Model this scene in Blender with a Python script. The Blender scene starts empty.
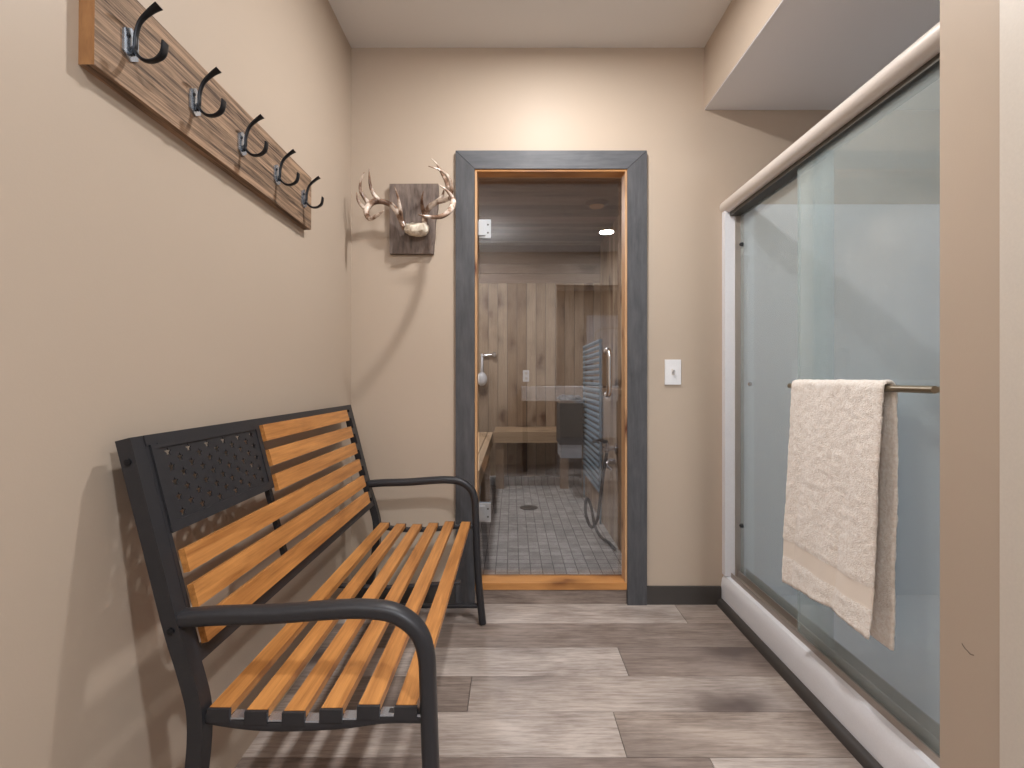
import bpy, bmesh, math, random
from mathutils import Vector, Matrix, noise as mnoise
PI = math.pi
random.seed(7)
sc = bpy.context.scene
C = sc.collection

# ---------------------------------------------------------------- camera
F = 510.0; CH = 0.99
cam_d = bpy.data.cameras.new('camera'); cam = bpy.data.objects.new('camera', cam_d); C.objects.link(cam)
cam.location = (0, 0, CH); cam.rotation_euler = (PI/2, 0, 0)
cam_d.sensor_width = 36; cam_d.lens = F/1024*36; cam_d.shift_y = -6/1024; cam_d.clip_start = 0.02
sc.camera = cam
# ---------------------------------------------------------------- world, exposure
w = bpy.data.worlds.new('world'); sc.world = w; w.use_nodes = True
w.node_tree.nodes['Background'].inputs[0].default_value = (0.8, 0.88, 1.0, 1)
w.node_tree.nodes['Background'].inputs[1].default_value = 0.3
sc.view_settings.view_transform = 'Standard'; sc.view_settings.look = 'None'
sc.view_settings.gamma = 1; sc.view_settings.use_curve_mapping = False
sc.view_settings.exposure = 0.22
sc.cycles.max_bounces = 10; sc.cycles.transparent_max_bounces = 16; sc.cycles.diffuse_bounces = 6
# ---------------------------------------------------------------- lamps
def lamp(name, loc, power, size, color, rot=(0,0,0), spread=180):
    l = bpy.data.lights.new(name, 'AREA'); l.shape = 'DISK'; l.size = size; l.energy = power
    l.color = color; l.spread = math.radians(spread)
    o = bpy.data.objects.new(name, l); C.objects.link(o); o.location = loc; o.rotation_euler = rot
    return o
WARM = (1.0, 0.985, 0.965)
LAMPS = {'main': (0.17, 1.57), 'second': (0.93, -0.40), 'rear_fill': (0.95, -2.6)}
lamp('hall_lamp_light', (0.17, 1.57, 2.418), 17.5, 0.10, WARM)
lamp('second_lamp_light', (0.93, -0.40, 2.418), 38, 0.13, (0.93, 0.97, 1.0))
lamp('rear_fill_light', (0.95, -2.6, 2.418), 30, 0.13, (0.93, 0.97, 1.0))  # added lamp, out of view, brightening the rear room
lamp('sauna_lamp_light', (-0.35, 3.75, 2.24), 24, 0.12, (1.0, 0.97, 0.93))

# ---------------------------------------------------------------- helpers
def srgb(r, g, b):
    f = lambda c: (c/255/12.92) if c/255 <= 0.04045 else ((c/255+0.055)/1.055)**2.4
    return (f(r), f(g), f(b), 1)
class NT:
    def __init__(s, name):
        s.m = bpy.data.materials.new(name); s.m.use_nodes = True
        s.t = s.m.node_tree; s.b = s.t.nodes['Principled BSDF']
    def n(s, ty, **kw):
        x = s.t.nodes.new(ty)
        for k, v in kw.items():
            if k.startswith('i_'): x.inputs[k[2:].replace('_', ' ')].default_value = v
            else: setattr(x, k, v)
        return x
    def l(s, a, b): s.t.links.new(a, b)
    def ramp(s, stops, src=None):
        r = s.n('ShaderNodeValToRGB'); e = r.color_ramp.elements
        while len(e) < len(stops): e.new(0.5)
        for k, (p, c) in enumerate(stops): e[k].position = p; e[k].color = c
        if src: s.l(src, r.inputs[0])
        return r
    def mix(s, a, b, fac, mode='MIX'):
        m = s.n('ShaderNodeMix', data_type='RGBA', blend_type=mode)
        for sock, v in ((m.inputs[6], a), (m.inputs[7], b), (m.inputs[0], fac)):
            if hasattr(v, 'links'): s.l(v, sock)
            else: sock.default_value = v
        return m.outputs[2]
    def bump(s, h, strength=0.2, dist=0.002):
        b = s.n('ShaderNodeBump'); b.inputs['Strength'].default_value = strength; b.inputs['Distance'].default_value = dist
        s.l(h, b.inputs['Height']); s.l(b.outputs[0], s.b.inputs['Normal'])
def plain(name, col, rough=0.5, metal=0.0, bump=0.0, bscale=200, spec=0.5, emit=None, coat=0):
    t = NT(name); t.b.inputs['Base Color'].default_value = col; t.b.inputs['Roughness'].default_value = rough
    t.b.inputs['Metallic'].default_value = metal; t.b.inputs['Specular IOR Level'].default_value = spec
    t.b.inputs['Coat Weight'].default_value = coat
    if emit: t.b.inputs['Emission Color'].default_value = emit[0]; t.b.inputs['Emission Strength'].default_value = emit[1]
    co = t.n('ShaderNodeTexCoord'); nz = t.n('ShaderNodeTexNoise', i_Scale=bscale, i_Detail=3.0)
    t.l(co.outputs['Object'], nz.inputs['Vector'])
    if bump: t.bump(nz.outputs[0], bump, 0.001)
    else:
        c2 = t.mix(col, (col[0]*.9, col[1]*.9, col[2]*.9, 1), nz.outputs[0]); t.l(c2, t.b.inputs['Base Color'])
    return t.m
def paint(name, col, rough=0.46):
    t = NT(name); co = t.n('ShaderNodeTexCoord')
    n1 = t.n('ShaderNodeTexNoise', i_Scale=2.0, i_Detail=2.0); t.l(co.outputs['Object'], n1.inputs['Vector'])
    c = t.mix(col, (col[0]*.95, col[1]*.95, col[2]*.95, 1), n1.outputs[0]); t.l(c, t.b.inputs['Base Color'])
    t.b.inputs['Roughness'].default_value = rough; t.b.inputs['Specular IOR Level'].default_value = 0.18
    n2 = t.n('ShaderNodeTexNoise', i_Scale=260.0, i_Detail=2.0); t.l(co.outputs['Object'], n2.inputs['Vector'])
    t.bump(n2.outputs[0], 0.12, 0.001)
    return t.m
def wood(name, light, dark, axis, grain=9.0, stretch=14.0, rough=0.5, knots=None, tone_amt=0.0, tone_cols=None, contrast=(0.3, 0.72), kscale=4.0, kthr=0.1, bump=0.25, fine=70.0, spec=0.4):
    """wood grain running along axis; a per-plank 'tone' attribute shifts the pattern and the board colour"""
    t = NT(name); co = t.n('ShaderNodeTexCoord'); at = t.n('ShaderNodeAttribute', attribute_name='tone')
    sh = t.n('ShaderNodeVectorMath', operation='SCALE'); sh.inputs[0].default_value = (3.1, 5.7, 9.3)
    mm = t.n('ShaderNodeMath', operation='MULTIPLY'); t.l(at.outputs['Fac'], mm.inputs[0]); mm.inputs[1].default_value = 7.3
    t.l(mm.outputs[0], sh.inputs['Scale'])
    ad = t.n('ShaderNodeVectorMath', operation='ADD'); t.l(co.outputs['Object'], ad.inputs[0]); t.l(sh.outputs[0], ad.inputs[1])
    def stretched(k):
        mp = t.n('ShaderNodeMapping'); s = [1, 1, 1]; s['XYZ'.index(axis)] = 1/k; mp.inputs['Scale'].default_value = s
        t.l(ad.outputs[0], mp.inputs['Vector']); return mp.outputs[0]
    n1 = t.n('ShaderNodeTexNoise', i_Scale=grain, i_Detail=5.0, i_Roughness=0.6, i_Distortion=0.6); t.l(stretched(stretch*0.4), n1.inputs['Vector'])
    n2 = t.n('ShaderNodeTexNoise', i_Scale=fine, i_Detail=3.0, i_Roughness=0.7); t.l(stretched(stretch*1.6), n2.inputs['Vector'])
    mixv = t.n('ShaderNodeMath', operation='MULTIPLY_ADD'); t.l(n2.outputs[0], mixv.inputs[0]); mixv.inputs[1].default_value = 0.5
    hal = t.n('ShaderNodeMath', operation='MULTIPLY'); t.l(n1.outputs[0], hal.inputs[0]); hal.inputs[1].default_value = 0.5
    t.l(hal.outputs[0], mixv.inputs[2])
    r = t.ramp([(contrast[0], dark), (contrast[1], light)], mixv.outputs[0]); col = r.outputs[0]
    if tone_cols:
        tr = t.ramp(tone_cols, at.outputs['Fac']); tr.color_ramp.interpolation = 'LINEAR'
        col = t.mix(col, tr.outputs[0], tone_amt, 'MULTIPLY')
    if knots:
        mp = t.n('ShaderNodeMapping'); s = [kscale]*3; s['XYZ'.index(axis)] = kscale*0.55; mp.inputs['Scale'].default_value = s
        nd = t.n('ShaderNodeTexNoise', i_Scale=6.0); t.l(ad.outputs[0], nd.inputs['Vector'])
        dm = t.mix(ad.outputs[0], nd.outputs['Color'], 0.12); t.l(dm, mp.inputs['Vector'])
        v = t.n('ShaderNodeTexVoronoi', i_Scale=1.0); t.l(mp.outputs[0], v.inputs['Vector'])
        kr = t.ramp([(kthr*0.35, (1, 1, 1, 1)), (kthr, (0.35, 0.35, 0.35, 1)), (kthr*2.0, (0, 0, 0, 1))], v.outputs['Distance'])
        col = t.mix(col, knots, kr.outputs[0])
    t.l(col, t.b.inputs['Base Color']); t.b.inputs['Roughness'].default_value = rough; t.b.inputs['Specular IOR Level'].default_value = spec
    t.bump(mixv.outputs[0], bump, 0.002)
    return t.m
def glassy(name, tint, diffuse=None, amt=0.0, refl=1.0, rough=0.0):
    t = NT(name); t.t.nodes.remove(t.b); out = t.t.nodes['Material Output']
    tr = t.n('ShaderNodeBsdfTransparent'); tr.inputs[0].default_value = tint
    last = tr.outputs[0]
    if amt:
        d = t.n('ShaderNodeBsdfDiffuse'); d.inputs[0].default_value = diffuse
        tl = t.n('ShaderNodeBsdfTranslucent'); tl.inputs[0].default_value = diffuse
        m0 = t.n('ShaderNodeMixShader'); t.l(d.outputs[0], m0.inputs[1]); t.l(tl.outputs[0], m0.inputs[2])
        m1 = t.n('ShaderNodeMixShader'); m1.inputs[0].default_value = amt; t.l(last, m1.inputs[1]); t.l(m0.outputs[0], m1.inputs[2]); last = m1.outputs[0]
    g = t.n('ShaderNodeBsdfGlossy'); g.inputs['Roughness'].default_value = rough
    ge = t.n('ShaderNodeNewGeometry'); dp = t.n('ShaderNodeVectorMath', operation='DOT_PRODUCT'); t.l(ge.outputs['Incoming'], dp.inputs[0]); t.l(ge.outputs['Normal'], dp.inputs[1])
    ab = t.n('ShaderNodeMath', operation='ABSOLUTE'); t.l(dp.outputs['Value'], ab.inputs[0])
    om = t.n('ShaderNodeMath', operation='SUBTRACT', use_clamp=True); om.inputs[0].default_value = 1.0; t.l(ab.outputs[0], om.inputs[1])
    pw = t.n('ShaderNodeMath', operation='POWER'); t.l(om.outputs[0], pw.inputs[0]); pw.inputs[1].default_value = 5.0
    mu = t.n('ShaderNodeMath', operation='MULTIPLY_ADD', use_clamp=True); t.l(pw.outputs[0], mu.inputs[0]); mu.inputs[1].default_value = 0.9*min(refl, 1); mu.inputs[2].default_value = 0.042*refl
    m2 = t.n('ShaderNodeMixShader'); t.l(mu.outputs[0], m2.inputs[0]); t.l(last, m2.inputs[1]); t.l(g.outputs[0], m2.inputs[2])
    co = t.n('ShaderNodeTexCoord'); nz = t.n('ShaderNodeTexNoise', i_Scale=9.0); t.l(co.outputs['Object'], nz.inputs['Vector'])
    bp = t.n('ShaderNodeBump'); bp.inputs['Strength'].default_value = 0.01; bp.inputs['Distance'].default_value = 0.001
    t.l(nz.outputs[0], bp.inputs['Height']); t.l(bp.outputs[0], g.inputs['Normal'])
    t.l(m2.outputs[0], out.inputs[0]); return t.m

ORG = {}
def setp(o, label=None, cat=None, group=None, kind=None):
    if label: o['label'] = label
    if cat: o['category'] = cat
    if group: o['group'] = group
    if kind: o['kind'] = kind
    return o
def thing(name, label, cat, loc, group=None):
    o = bpy.data.objects.new(name, None); C.objects.link(o); o.location = loc; o.empty_display_size = 0.05
    ORG[o] = Vector(loc); return setp(o, label, cat, group)
def obj(name, bm, mat, parent=None, label=None, cat=None, group=None, kind=None, smooth=False, bevel=0.0, seg=2):
    """bm in world coordinates; the object's origin is its root's base, or its own base when top-level"""
    if bevel:
        bmesh.ops.bevel(bm, geom=[e for e in bm.edges if e.is_manifold and e.calc_face_angle(0) > 0.6], offset=bevel, segments=seg, affect='EDGES', profile=0.5)
    bmesh.ops.recalc_face_normals(bm, faces=bm.faces)
    if parent is not None: org = ORG[parent]
    else:
        xs = [v.co for v in bm.verts]
        org = Vector(((min(c.x for c in xs)+max(c.x for c in xs))/2, (min(c.y for c in xs)+max(c.y for c in xs))/2, min(c.z for c in xs)))
    bmesh.ops.translate(bm, verts=bm.verts, vec=-org)
    me = bpy.data.meshes.new(name); bm.to_mesh(me); bm.free()
    o = bpy.data.objects.new(name, me); C.objects.link(o); me.materials.append(mat)
    if smooth:
        for p in me.polygons: p.use_smooth = True
        if smooth == 'auto':
            me.set_sharp_from_angle(angle=math.radians(40))
    if parent is not None: o.parent = parent; ORG[o] = org
    else: o.location = org; ORG[o] = org
    return setp(o, label, cat, group, kind)
def B(): return bmesh.new()
def box(bm, x0, x1, y0, y1, z0, z1, tone=None):
    vs = [bm.verts.new((x, y, z)) for x in (x0, x1) for y in (y0, y1) for z in (z0, z1)]
    fs = [bm.faces.new([vs[i] for i in f]) for f in ((0,1,3,2), (4,6,7,5), (0,4,5,1), (2,3,7,6), (0,2,6,4), (1,5,7,3))]
    if tone is not None:
        ly = bm.verts.layers.float.get('tone') or bm.verts.layers.float.new('tone')
        bm.verts.ensure_lookup_table()
        for v in bm.verts[-8:]: v[ly] = tone
    return bm
def bx(*a): return box(B(), *a)
def prism(bm, poly, a, b):
    """poly: 3-D points of one face; swept by vector b-a"""
    d = Vector(b)-Vector(a)
    v0 = [bm.verts.new(Vector(p)) for p in poly]; v1 = [bm.verts.new(Vector(p)+d) for p in poly]
    bm.faces.new(v0); bm.faces.new(v1[::-1])
    for i in range(len(poly)):
        j = (i+1) % len(poly); bm.faces.new((v0[i], v0[j], v1[j], v1[i]))
    return bm
def crom(pts, n=6):
    pts = [Vector(p) for p in pts]; out = []
    for i in range(len(pts)-1):
        p0 = pts[max(i-1, 0)]; p1 = pts[i]; p2 = pts[i+1]; p3 = pts[min(i+2, len(pts)-1)]
        for k in range(n):
            t = k/n
            out.append(0.5*((2*p1)+(-p0+p2)*t+(2*p0-5*p1+4*p2-p3)*t*t+(-p0+3*p1-3*p2+p3)*t**3))
    out.append(pts[-1]); return out
def sweep(bm, pts, ra, rb=None, side=None, seg=12, smooth_n=0, power=2.0):
    """tube along pts; ra radii across 'side', rb radii the other way; power>2 squares the section"""
    if not isinstance(ra, (list, tuple)): ra = [ra]*len(pts)
    rb = ra if rb is None else (rb if isinstance(rb, (list, tuple)) else [rb]*len(pts))
    if smooth_n:
        ip = lambda r: [v.x for v in crom([Vector((q, 0, 0)) for q in r], smooth_n)]
        ra, rb, pts = ip(ra), ip(rb), crom(pts, smooth_n)
    pts = [Vector(p) for p in pts]; rings = []; prev = None
    for i, p in enumerate(pts):
        t = (pts[min(i+1, len(pts)-1)]-pts[max(i-1, 0)]).normalized()
        if side is not None: s = (Vector(side)-t*t.dot(Vector(side))).normalized()
        else:
            if prev is None: prev = Vector((0.3, 0.9, 0.2)) if abs(t.y) < 0.8 else Vector((1, 0, 0))
            s = (prev-t*t.dot(prev)).normalized(); prev = s
        u = t.cross(s); ring = []
        for k in range(seg):
            a = 2*PI*(k+0.5)/seg; ca, sa = math.cos(a), math.sin(a)
            if power != 2.0:
                ca = math.copysign(abs(ca)**(2/power), ca); sa = math.copysign(abs(sa)**(2/power), sa)
            ring.append(bm.verts.new(p+s*ra[i]*ca+u*rb[i]*sa))
        rings.append(ring)
    for a, b in zip(rings, rings[1:]):
        for k in range(seg): bm.faces.new((a[k], a[(k+1) % seg], b[(k+1) % seg], b[k]))
    bm.faces.new(rings[0][::-1]); bm.faces.new(rings[-1]); return bm
def cyl(bm, a, b, r, seg=20): return sweep(bm, [a, b], r, seg=seg)
def lathe(bm, prof, c, axis='Z', seg=32):
    rings = []
    for r, h in prof:
        ring = []
        for k in range(seg):
            a = 2*PI*k/seg; x, y = r*math.cos(a), r*math.sin(a)
            d = {'Z': (x, y, h), 'Y': (x, h, y), 'X': (h, x, y)}[axis]
            ring.append(bm.verts.new(Vector(c)+Vector(d)))
        rings.append(ring)
    for a, b in zip(rings, rings[1:]):
        for k in range(seg): bm.faces.new((a[k], a[(k+1) % seg], b[(k+1) % seg], b[k]))
    bm.faces.new(rings[0]); bm.faces.new(rings[-1]); return bm
def copy_part(o, parent, loc=None):
    c = o.copy(); C.objects.link(c); c.parent = parent
    if loc is not None: c.location = loc
    return c

# ---------------------------------------------------------------- materials
M_wall = paint('beige_paint', srgb(187, 171, 155))
M_ceil = plain('ceiling_white', srgb(222, 220, 218), 0.8, bump=0.1)
M_soff = plain('soffit_white', srgb(228, 226, 226), 0.8, bump=0.1)
M_white = plain('white_acrylic', srgb(236, 238, 245), 0.25, spec=0.5)
M_trimw = plain('white_trim', srgb(214, 206, 196), 0.45)
M_plast = plain('white_plastic', srgb(232, 232, 235), 0.35)
M_dark = wood('dark_stained_wood', srgb(90, 90, 94), srgb(60, 61, 65), 'Z', 12, 6, 0.55, contrast=(0.3, 0.7), bump=0.15, knots=srgb(40, 36, 34), kscale=3.2, kthr=0.05)
M_darkx = wood('dark_stained_wood_across', srgb(96, 97, 102), srgb(70, 72, 77), 'X', 12, 6, 0.55, contrast=(0.3, 0.7), bump=0.15, knots=srgb(40, 36, 34), kscale=3.2, kthr=0.05)
M_base = plain('charcoal_baseboard', srgb(66, 62, 60), 0.5)
M_cedar = wood('cedar_jamb', srgb(208, 170, 130), srgb(180, 134, 92), 'Z', 9, 12, 0.45, knots=srgb(95, 50, 26), kscale=7, kthr=0.16)
M_cedarx = wood('cedar_threshold', srgb(208, 152, 92), srgb(176, 118, 66), 'X', 9, 10, 0.35, knots=srgb(90, 42, 18), kscale=9, kthr=0.32)
M_pine = wood('knotty_pine', srgb(206, 186, 162), srgb(168, 144, 118), 'Z', 7, 12, 0.5, knots=srgb(92, 62, 42), kscale=6.0, kthr=0.27, tone_amt=0.8, tone_cols=[(0, srgb(190, 170, 150)), (1, (1, 1, 1, 1))])
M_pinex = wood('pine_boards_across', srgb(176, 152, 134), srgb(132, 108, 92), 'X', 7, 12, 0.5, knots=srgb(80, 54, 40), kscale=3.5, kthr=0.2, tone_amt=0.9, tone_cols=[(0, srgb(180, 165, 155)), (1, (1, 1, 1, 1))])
M_piney = wood('pine_bench', srgb(208, 180, 146), srgb(170, 138, 104), 'X', 7, 12, 0.5, knots=srgb(90, 60, 40), kscale=5.0, kthr=0.2)
M_floor = wood('vinyl_plank', srgb(206, 195, 188), srgb(142, 129, 122), 'X', 9, 7, 0.42, knots=srgb(92, 80, 76), kscale=3.2, kthr=0.27, tone_amt=1.0,
               tone_cols=[(0, srgb(186, 178, 174)), (0.5, srgb(224, 218, 212)), (1, (1, 1, 1, 1))], contrast=(0.37, 0.62), bump=0.12, fine=110)
M_slat = wood('teak_slat', srgb(204, 142, 80), srgb(142, 88, 42), 'Y', 22, 18, 0.38, contrast=(0.32, 0.62), bump=0.12, fine=110)
M_rack = wood('weathered_rack_wood', srgb(168, 138, 112), srgb(56, 41, 32), 'Y', 62, 34, 0.75, contrast=(0.38, 0.60), bump=0.9, fine=260)
M_rackend = wood('rack_end_grain', srgb(172, 124, 78), srgb(120, 82, 48), 'Z', 12, 3, 0.7)
M_barn = wood('barn_wood', srgb(142, 126, 118), srgb(62, 54, 50), 'Z', 11, 4, 0.75, contrast=(0.3, 0.68), bump=0.5, knots=srgb(60, 38, 28), kscale=9, kthr=0.1)
M_black = plain('black_powder_coat', srgb(50, 50, 54), 0.42, 0.3, bump=0.25, bscale=600)
M_iron = plain('black_iron', srgb(42, 43, 47), 0.35, 0.7, bump=0.1)
M_platesteel = plain('hook_plate_steel', srgb(190, 200, 214), 0.25, 0.85)
M_chrome = plain('chrome', srgb(215, 215, 218), 0.15, 1.0)
M_bright = plain('bright_white_laminate', srgb(252, 252, 255), 0.4)
M_hinge = plain('satin_hinge', srgb(176, 178, 182), 0.45, 0.6)
M_nickel = plain('brushed_nickel', srgb(176, 166, 148), 0.32, 1.0)
M_bronze = plain('satin_track_metal', srgb(186, 176, 168), 0.38, 0.7)
M_rail = plain('rail_champagne', srgb(222, 214, 208), 0.38, 0.25)
M_dkmetal = plain('dark_channel', srgb(80, 76, 70), 0.5, 0.6)
M_antler = plain('antler_bone', srgb(190, 170, 148), 0.5, bump=0.3, bscale=90)
M_bone = wood('skull_bone', srgb(232, 222, 206), srgb(150, 126, 100), 'Z', 34, 2, 0.6, contrast=(0.3, 0.55), bump=0.5)
M_rubber = plain('black_hose', srgb(34, 34, 38), 0.5)
M_cloth = plain('charcoal_front', srgb(30, 33, 40), 0.7)
M_rod = plain('blue_steel_rod', srgb(134, 156, 170), 0.35, 0.3)
M_glassdoor = glassy('sauna_door_glass', (0.80, 0.82, 0.86, 1), refl=2.4)
M_showerglass = glassy('shower_glass', (0.965, 0.985, 0.990, 1), (0.78, 0.90, 0.91, 1), 0.24, refl=1.0, rough=0.02)
M_lens = plain('lamp_lens', (1, 1, 1, 1), 0.5, emit=((1.0, 0.94, 0.86, 1), 9.0))
M_fillglobe = plain('fill_globe_glow', (1, 1, 1, 1), 0.5, emit=((0.93, 0.97, 1.0, 1), 46.0))  # glow of the added globe that fills the hall
M_rock = plain('heater_stone', srgb(120, 116, 114), 0.85, bump=0.5, bscale=40)
M_panelg = plain('heater_panel_grey', srgb(168, 170, 174), 0.5)
def antler_mat():
    t = NT('antler_horn'); co = t.n('ShaderNodeTexCoord'); n = t.n('ShaderNodeTexNoise', i_Scale=22.0, i_Detail=4.0)
    t.l(co.outputs['Object'], n.inputs['Vector'])
    r = t.ramp([(0.36, srgb(84, 58, 44)), (0.5, srgb(142, 114, 96)), (0.62, srgb(222, 208, 196))], n.outputs[0])
    t.l(r.outputs[0], t.b.inputs['Base Color']); t.b.inputs['Roughness'].default_value = 0.18
    n2 = t.n('ShaderNodeTexNoise', i_Scale=160.0); t.l(co.outputs['Object'], n2.inputs['Vector']); t.bump(n2.outputs[0], 0.3, 0.001)
    return t.m
M_horn = antler_mat()
def tile_mat():
    t = NT('mosaic_tile'); co = t.n('ShaderNodeTexCoord')
    br = t.n('ShaderNodeTexBrick', offset=0.0, squash=1.0); t.l(co.outputs['Object'], br.inputs['Vector'])
    br.inputs['Color1'].default_value = srgb(188, 182, 174); br.inputs['Color2'].default_value = srgb(158, 152, 146); br.inputs['Mortar'].default_value = srgb(96, 90, 86)
    br.inputs['Scale'].default_value = 1.0; br.inputs['Mortar Size'].default_value = 0.0022; br.inputs['Mortar Smooth'].default_value = 0.1
    br.inputs['Brick Width'].default_value = 0.0585; br.inputs['Row Height'].default_value = 0.0585; br.inputs['Bias'].default_value = -0.2
    n = t.n('ShaderNodeTexNoise', i_Scale=14.0, i_Detail=4.0); t.l(co.outputs['Object'], n.inputs['Vector'])
    r = t.ramp([(0.35, (0.72, 0.72, 0.72, 1)), (0.65, (1, 1, 1, 1))], n.outputs[0])
    c = t.mix(br.outputs['Color'], r.outputs[0], 1.0, 'MULTIPLY'); t.l(c, t.b.inputs['Base Color'])
    t.b.inputs['Roughness'].default_value = 0.5
    inv = t.n('ShaderNodeMath', operation='SUBTRACT'); inv.inputs[0].default_value = 1.0; t.l(br.outputs['Fac'], inv.inputs[1])
    t.bump(inv.outputs[0], 0.4, 0.001); return t.m
M_tile = tile_mat()
def terry_mat():
    t = NT('terry_cotton'); co = t.n('ShaderNodeTexCoord'); t.b.inputs['Base Color'].default_value = srgb(240, 231, 222)
    t.b.inputs['Roughness'].default_value = 0.95; t.b.inputs['Specular IOR Level'].default_value = 0.1
    t.b.inputs['Sheen Weight'].default_value = 0.3
    v = t.n('ShaderNodeTexVoronoi', i_Scale=330.0); t.l(co.outputs['Object'], v.inputs['Vector'])
    n = t.n('ShaderNodeTexNoise', i_Scale=120.0, i_Detail=4.0); t.l(co.outputs['Object'], n.inputs['Vector'])
    m = t.n('ShaderNodeMath', operation='ADD'); t.l(v.outputs['Distance'], m.inputs[0]); t.l(n.outputs[0], m.inputs[1])
    t.bump(m.outputs[0], 0.6, 0.003)
    r = t.ramp([(0.3, srgb(232, 222, 213)), (0.65, srgb(250, 245, 240))], n.outputs[0]); t.l(r.outputs[0], t.b.inputs['Base Color'])
    return t.m
M_terry = terry_mat()
M_dobby = plain('towel_dobby_band', srgb(236, 226, 216), 0.8, bump=0.3, bscale=500)

# ================================================================ SETTING
XL, YB, ZC = -0.706, 2.24, 2.44
YREAR = -3.9; XR = 2.4
# floor: one mesh, each plank with its own tone
PW = 0.1815
tones = {0: [(-1.0, 0.71, 0.80), (0.71, 2.6, 0.25)], 1: [(-1.0, 0.9, 0.12), (0.9, 2.6, 0.5)], 2: [(-1.3, 0.388, 0.85), (0.388, 1.7, 0.05)],
         3: [(-1.3, -0.133, 0.30), (-0.133, 1.1, 0.72)], 4: [(-0.95, 0.30, 0.78), (0.30, 1.6, 0.40)]}
bm = B(); rr = random.Random(3)
ytop = 2.0565; g = 0.0009
def plank_row(y0, y1, segs):
    for x0, x1, t in segs:
        x0 = max(x0, XL-0.1); x1 = min(x1, XR)
        if x1 > x0: box(bm, x0+g, x1-g, y0+g, y1-g, -0.012, 0.0, t)
plank_row(ytop, 2.24, tones[0])
for k in range(0, 34):
    y1 = ytop-k*PW; y0 = y1-PW
    if y1 < YREAR: break
    if k+1 in tones: segs = tones[k+1] + [(tones[k+1][-1][1], tones[k+1][-1][1]+1.22, rr.random())]
    else:
        x = -1.3-rr.random(); segs = []
        while x < XR: segs.append((x, x+1.22, rr.random())); x += 1.22
    segs.append((segs[-1][1], segs[-1][1]+1.5, 0.5))
    plank_row(max(y0, YREAR), y1, segs)
obj('floor', bm, M_floor, kind='structure')
obj('floor_slab', bx(XL-0.1, XR+0.1, YREAR-0.1, 2.36, -0.10, -0.013), M_base, kind='structure')
# walls
obj('wall_left', bx(XL-0.12, XL, YREAR, YB+0.12, -0.012, ZC), M_wall, kind='structure')
bm = B()
DX0, DX1, DZ = -0.167, 0.509, 1.915      # rough opening
box(bm, XL, DX0, YB, YB+0.12, -0.012, ZC); box(bm, DX1, 2.05, YB, YB+0.12, -0.012, ZC); box(bm, DX0, DX1, YB, YB+0.12, DZ, ZC)
obj('wall_back', bm, M_wall, kind='structure')
obj('ceiling', bx(XL-0.12, XR+0.12, YREAR-0.1, YB+0.12, ZC, ZC+0.1), M_ceil, kind='structure')
# soffit: painted side, white underside
sf = obj('wall_soffit', bx(0.843, 1.93, 1.05, YB, 2.171, ZC-0.001), M_wall, kind='structure')
obj('ceiling_soffit', bx(0.8445, 1.93, 1.05, YB, 2.167, 2.1705), M_soff, kind='structure')
# partition wall end (right) with rounded corners
obj('wall_right', bx(0.885, XR, 0.925, 1.055, -0.012, ZC-0.001), M_wall, kind='structure', bevel=0.012, seg=4, smooth='auto')
obj('wall_shower_side', bx(1.90, 2.02, 1.056, YB-0.001, -0.012, ZC-0.001), M_wall, kind='structure')
bm = B()
box(bm, 0.872, 0.99, 0.79, 0.912, -0.0, 2.15); box(bm, 0.866, 0.885, 0.79, 0.835, 0.0, 2.15)
obj('trim_1', bm, M_trimw, kind='structure', bevel=0.006, smooth='auto')
sc_ = sweep(B(), [(0.8848, 1.003, 0.468), (0.8846, 0.996, 0.462), (0.8846, 0.990, 0.460), (0.8846, 0.984, 0.457), (0.8848, 0.977, 0.459)], 0.0006, smooth_n=3, seg=6)
obj('trim_8', sc_, M_dkmetal, kind='structure')
obj('wall_side', bx(XR, XR+0.1, YREAR, 0.92, -0.012, ZC), M_wall, kind='structure')
# behind the camera: seen mirrored in the glass door
bm = B(); box(bm, XL, 0.516, -1.40, -1.25, -0.012, ZC-0.001); box(bm, 0.517, XR, -1.40, -1.25, 2.06, ZC-0.001)
obj('wall_rear', bm, M_wall, kind='structure')
obj('wall_far_rear', bx(XL, XR, YREAR-0.1, YREAR, -0.012, ZC), M_wall, kind='structure')
# door casing with mitred head
CX0, CX1, CZ = -0.246, 0.588, 1.981; IX0, IX1, IZ = -0.163, 0.503, 1.901
tr = thing('trim_2', None, None, (0.17, YB-0.01, 0)); tr['kind'] = 'structure'
y0, y1 = YB-0.019, YB
e = 0.0012
bm = prism(B(), [(CX0, y0, 0), (IX0, y0, 0), (IX0, y0, IZ), (CX0, y0, CZ-e)], (0, y0, 0), (0, y1, 0)); obj('side_casing', bm, M_dark, tr, bevel=0.0015)
bm = prism(B(), [(IX1, y0, 0), (CX1, y0, 0), (CX1, y0, CZ-e), (IX1, y0, IZ)], (0, y0, 0), (0, y1, 0)); obj('side_casing', bm, M_dark, tr, bevel=0.0015)
bm = prism(B(), [(IX0+e, y0, IZ+e), (IX1-e, y0, IZ+e), (CX1-e, y0, CZ), (CX0+e, y0, CZ)], (0, y0, 0), (0, y1, 0)); obj('head_casing', bm, M_darkx, tr, bevel=0.0015)
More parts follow.
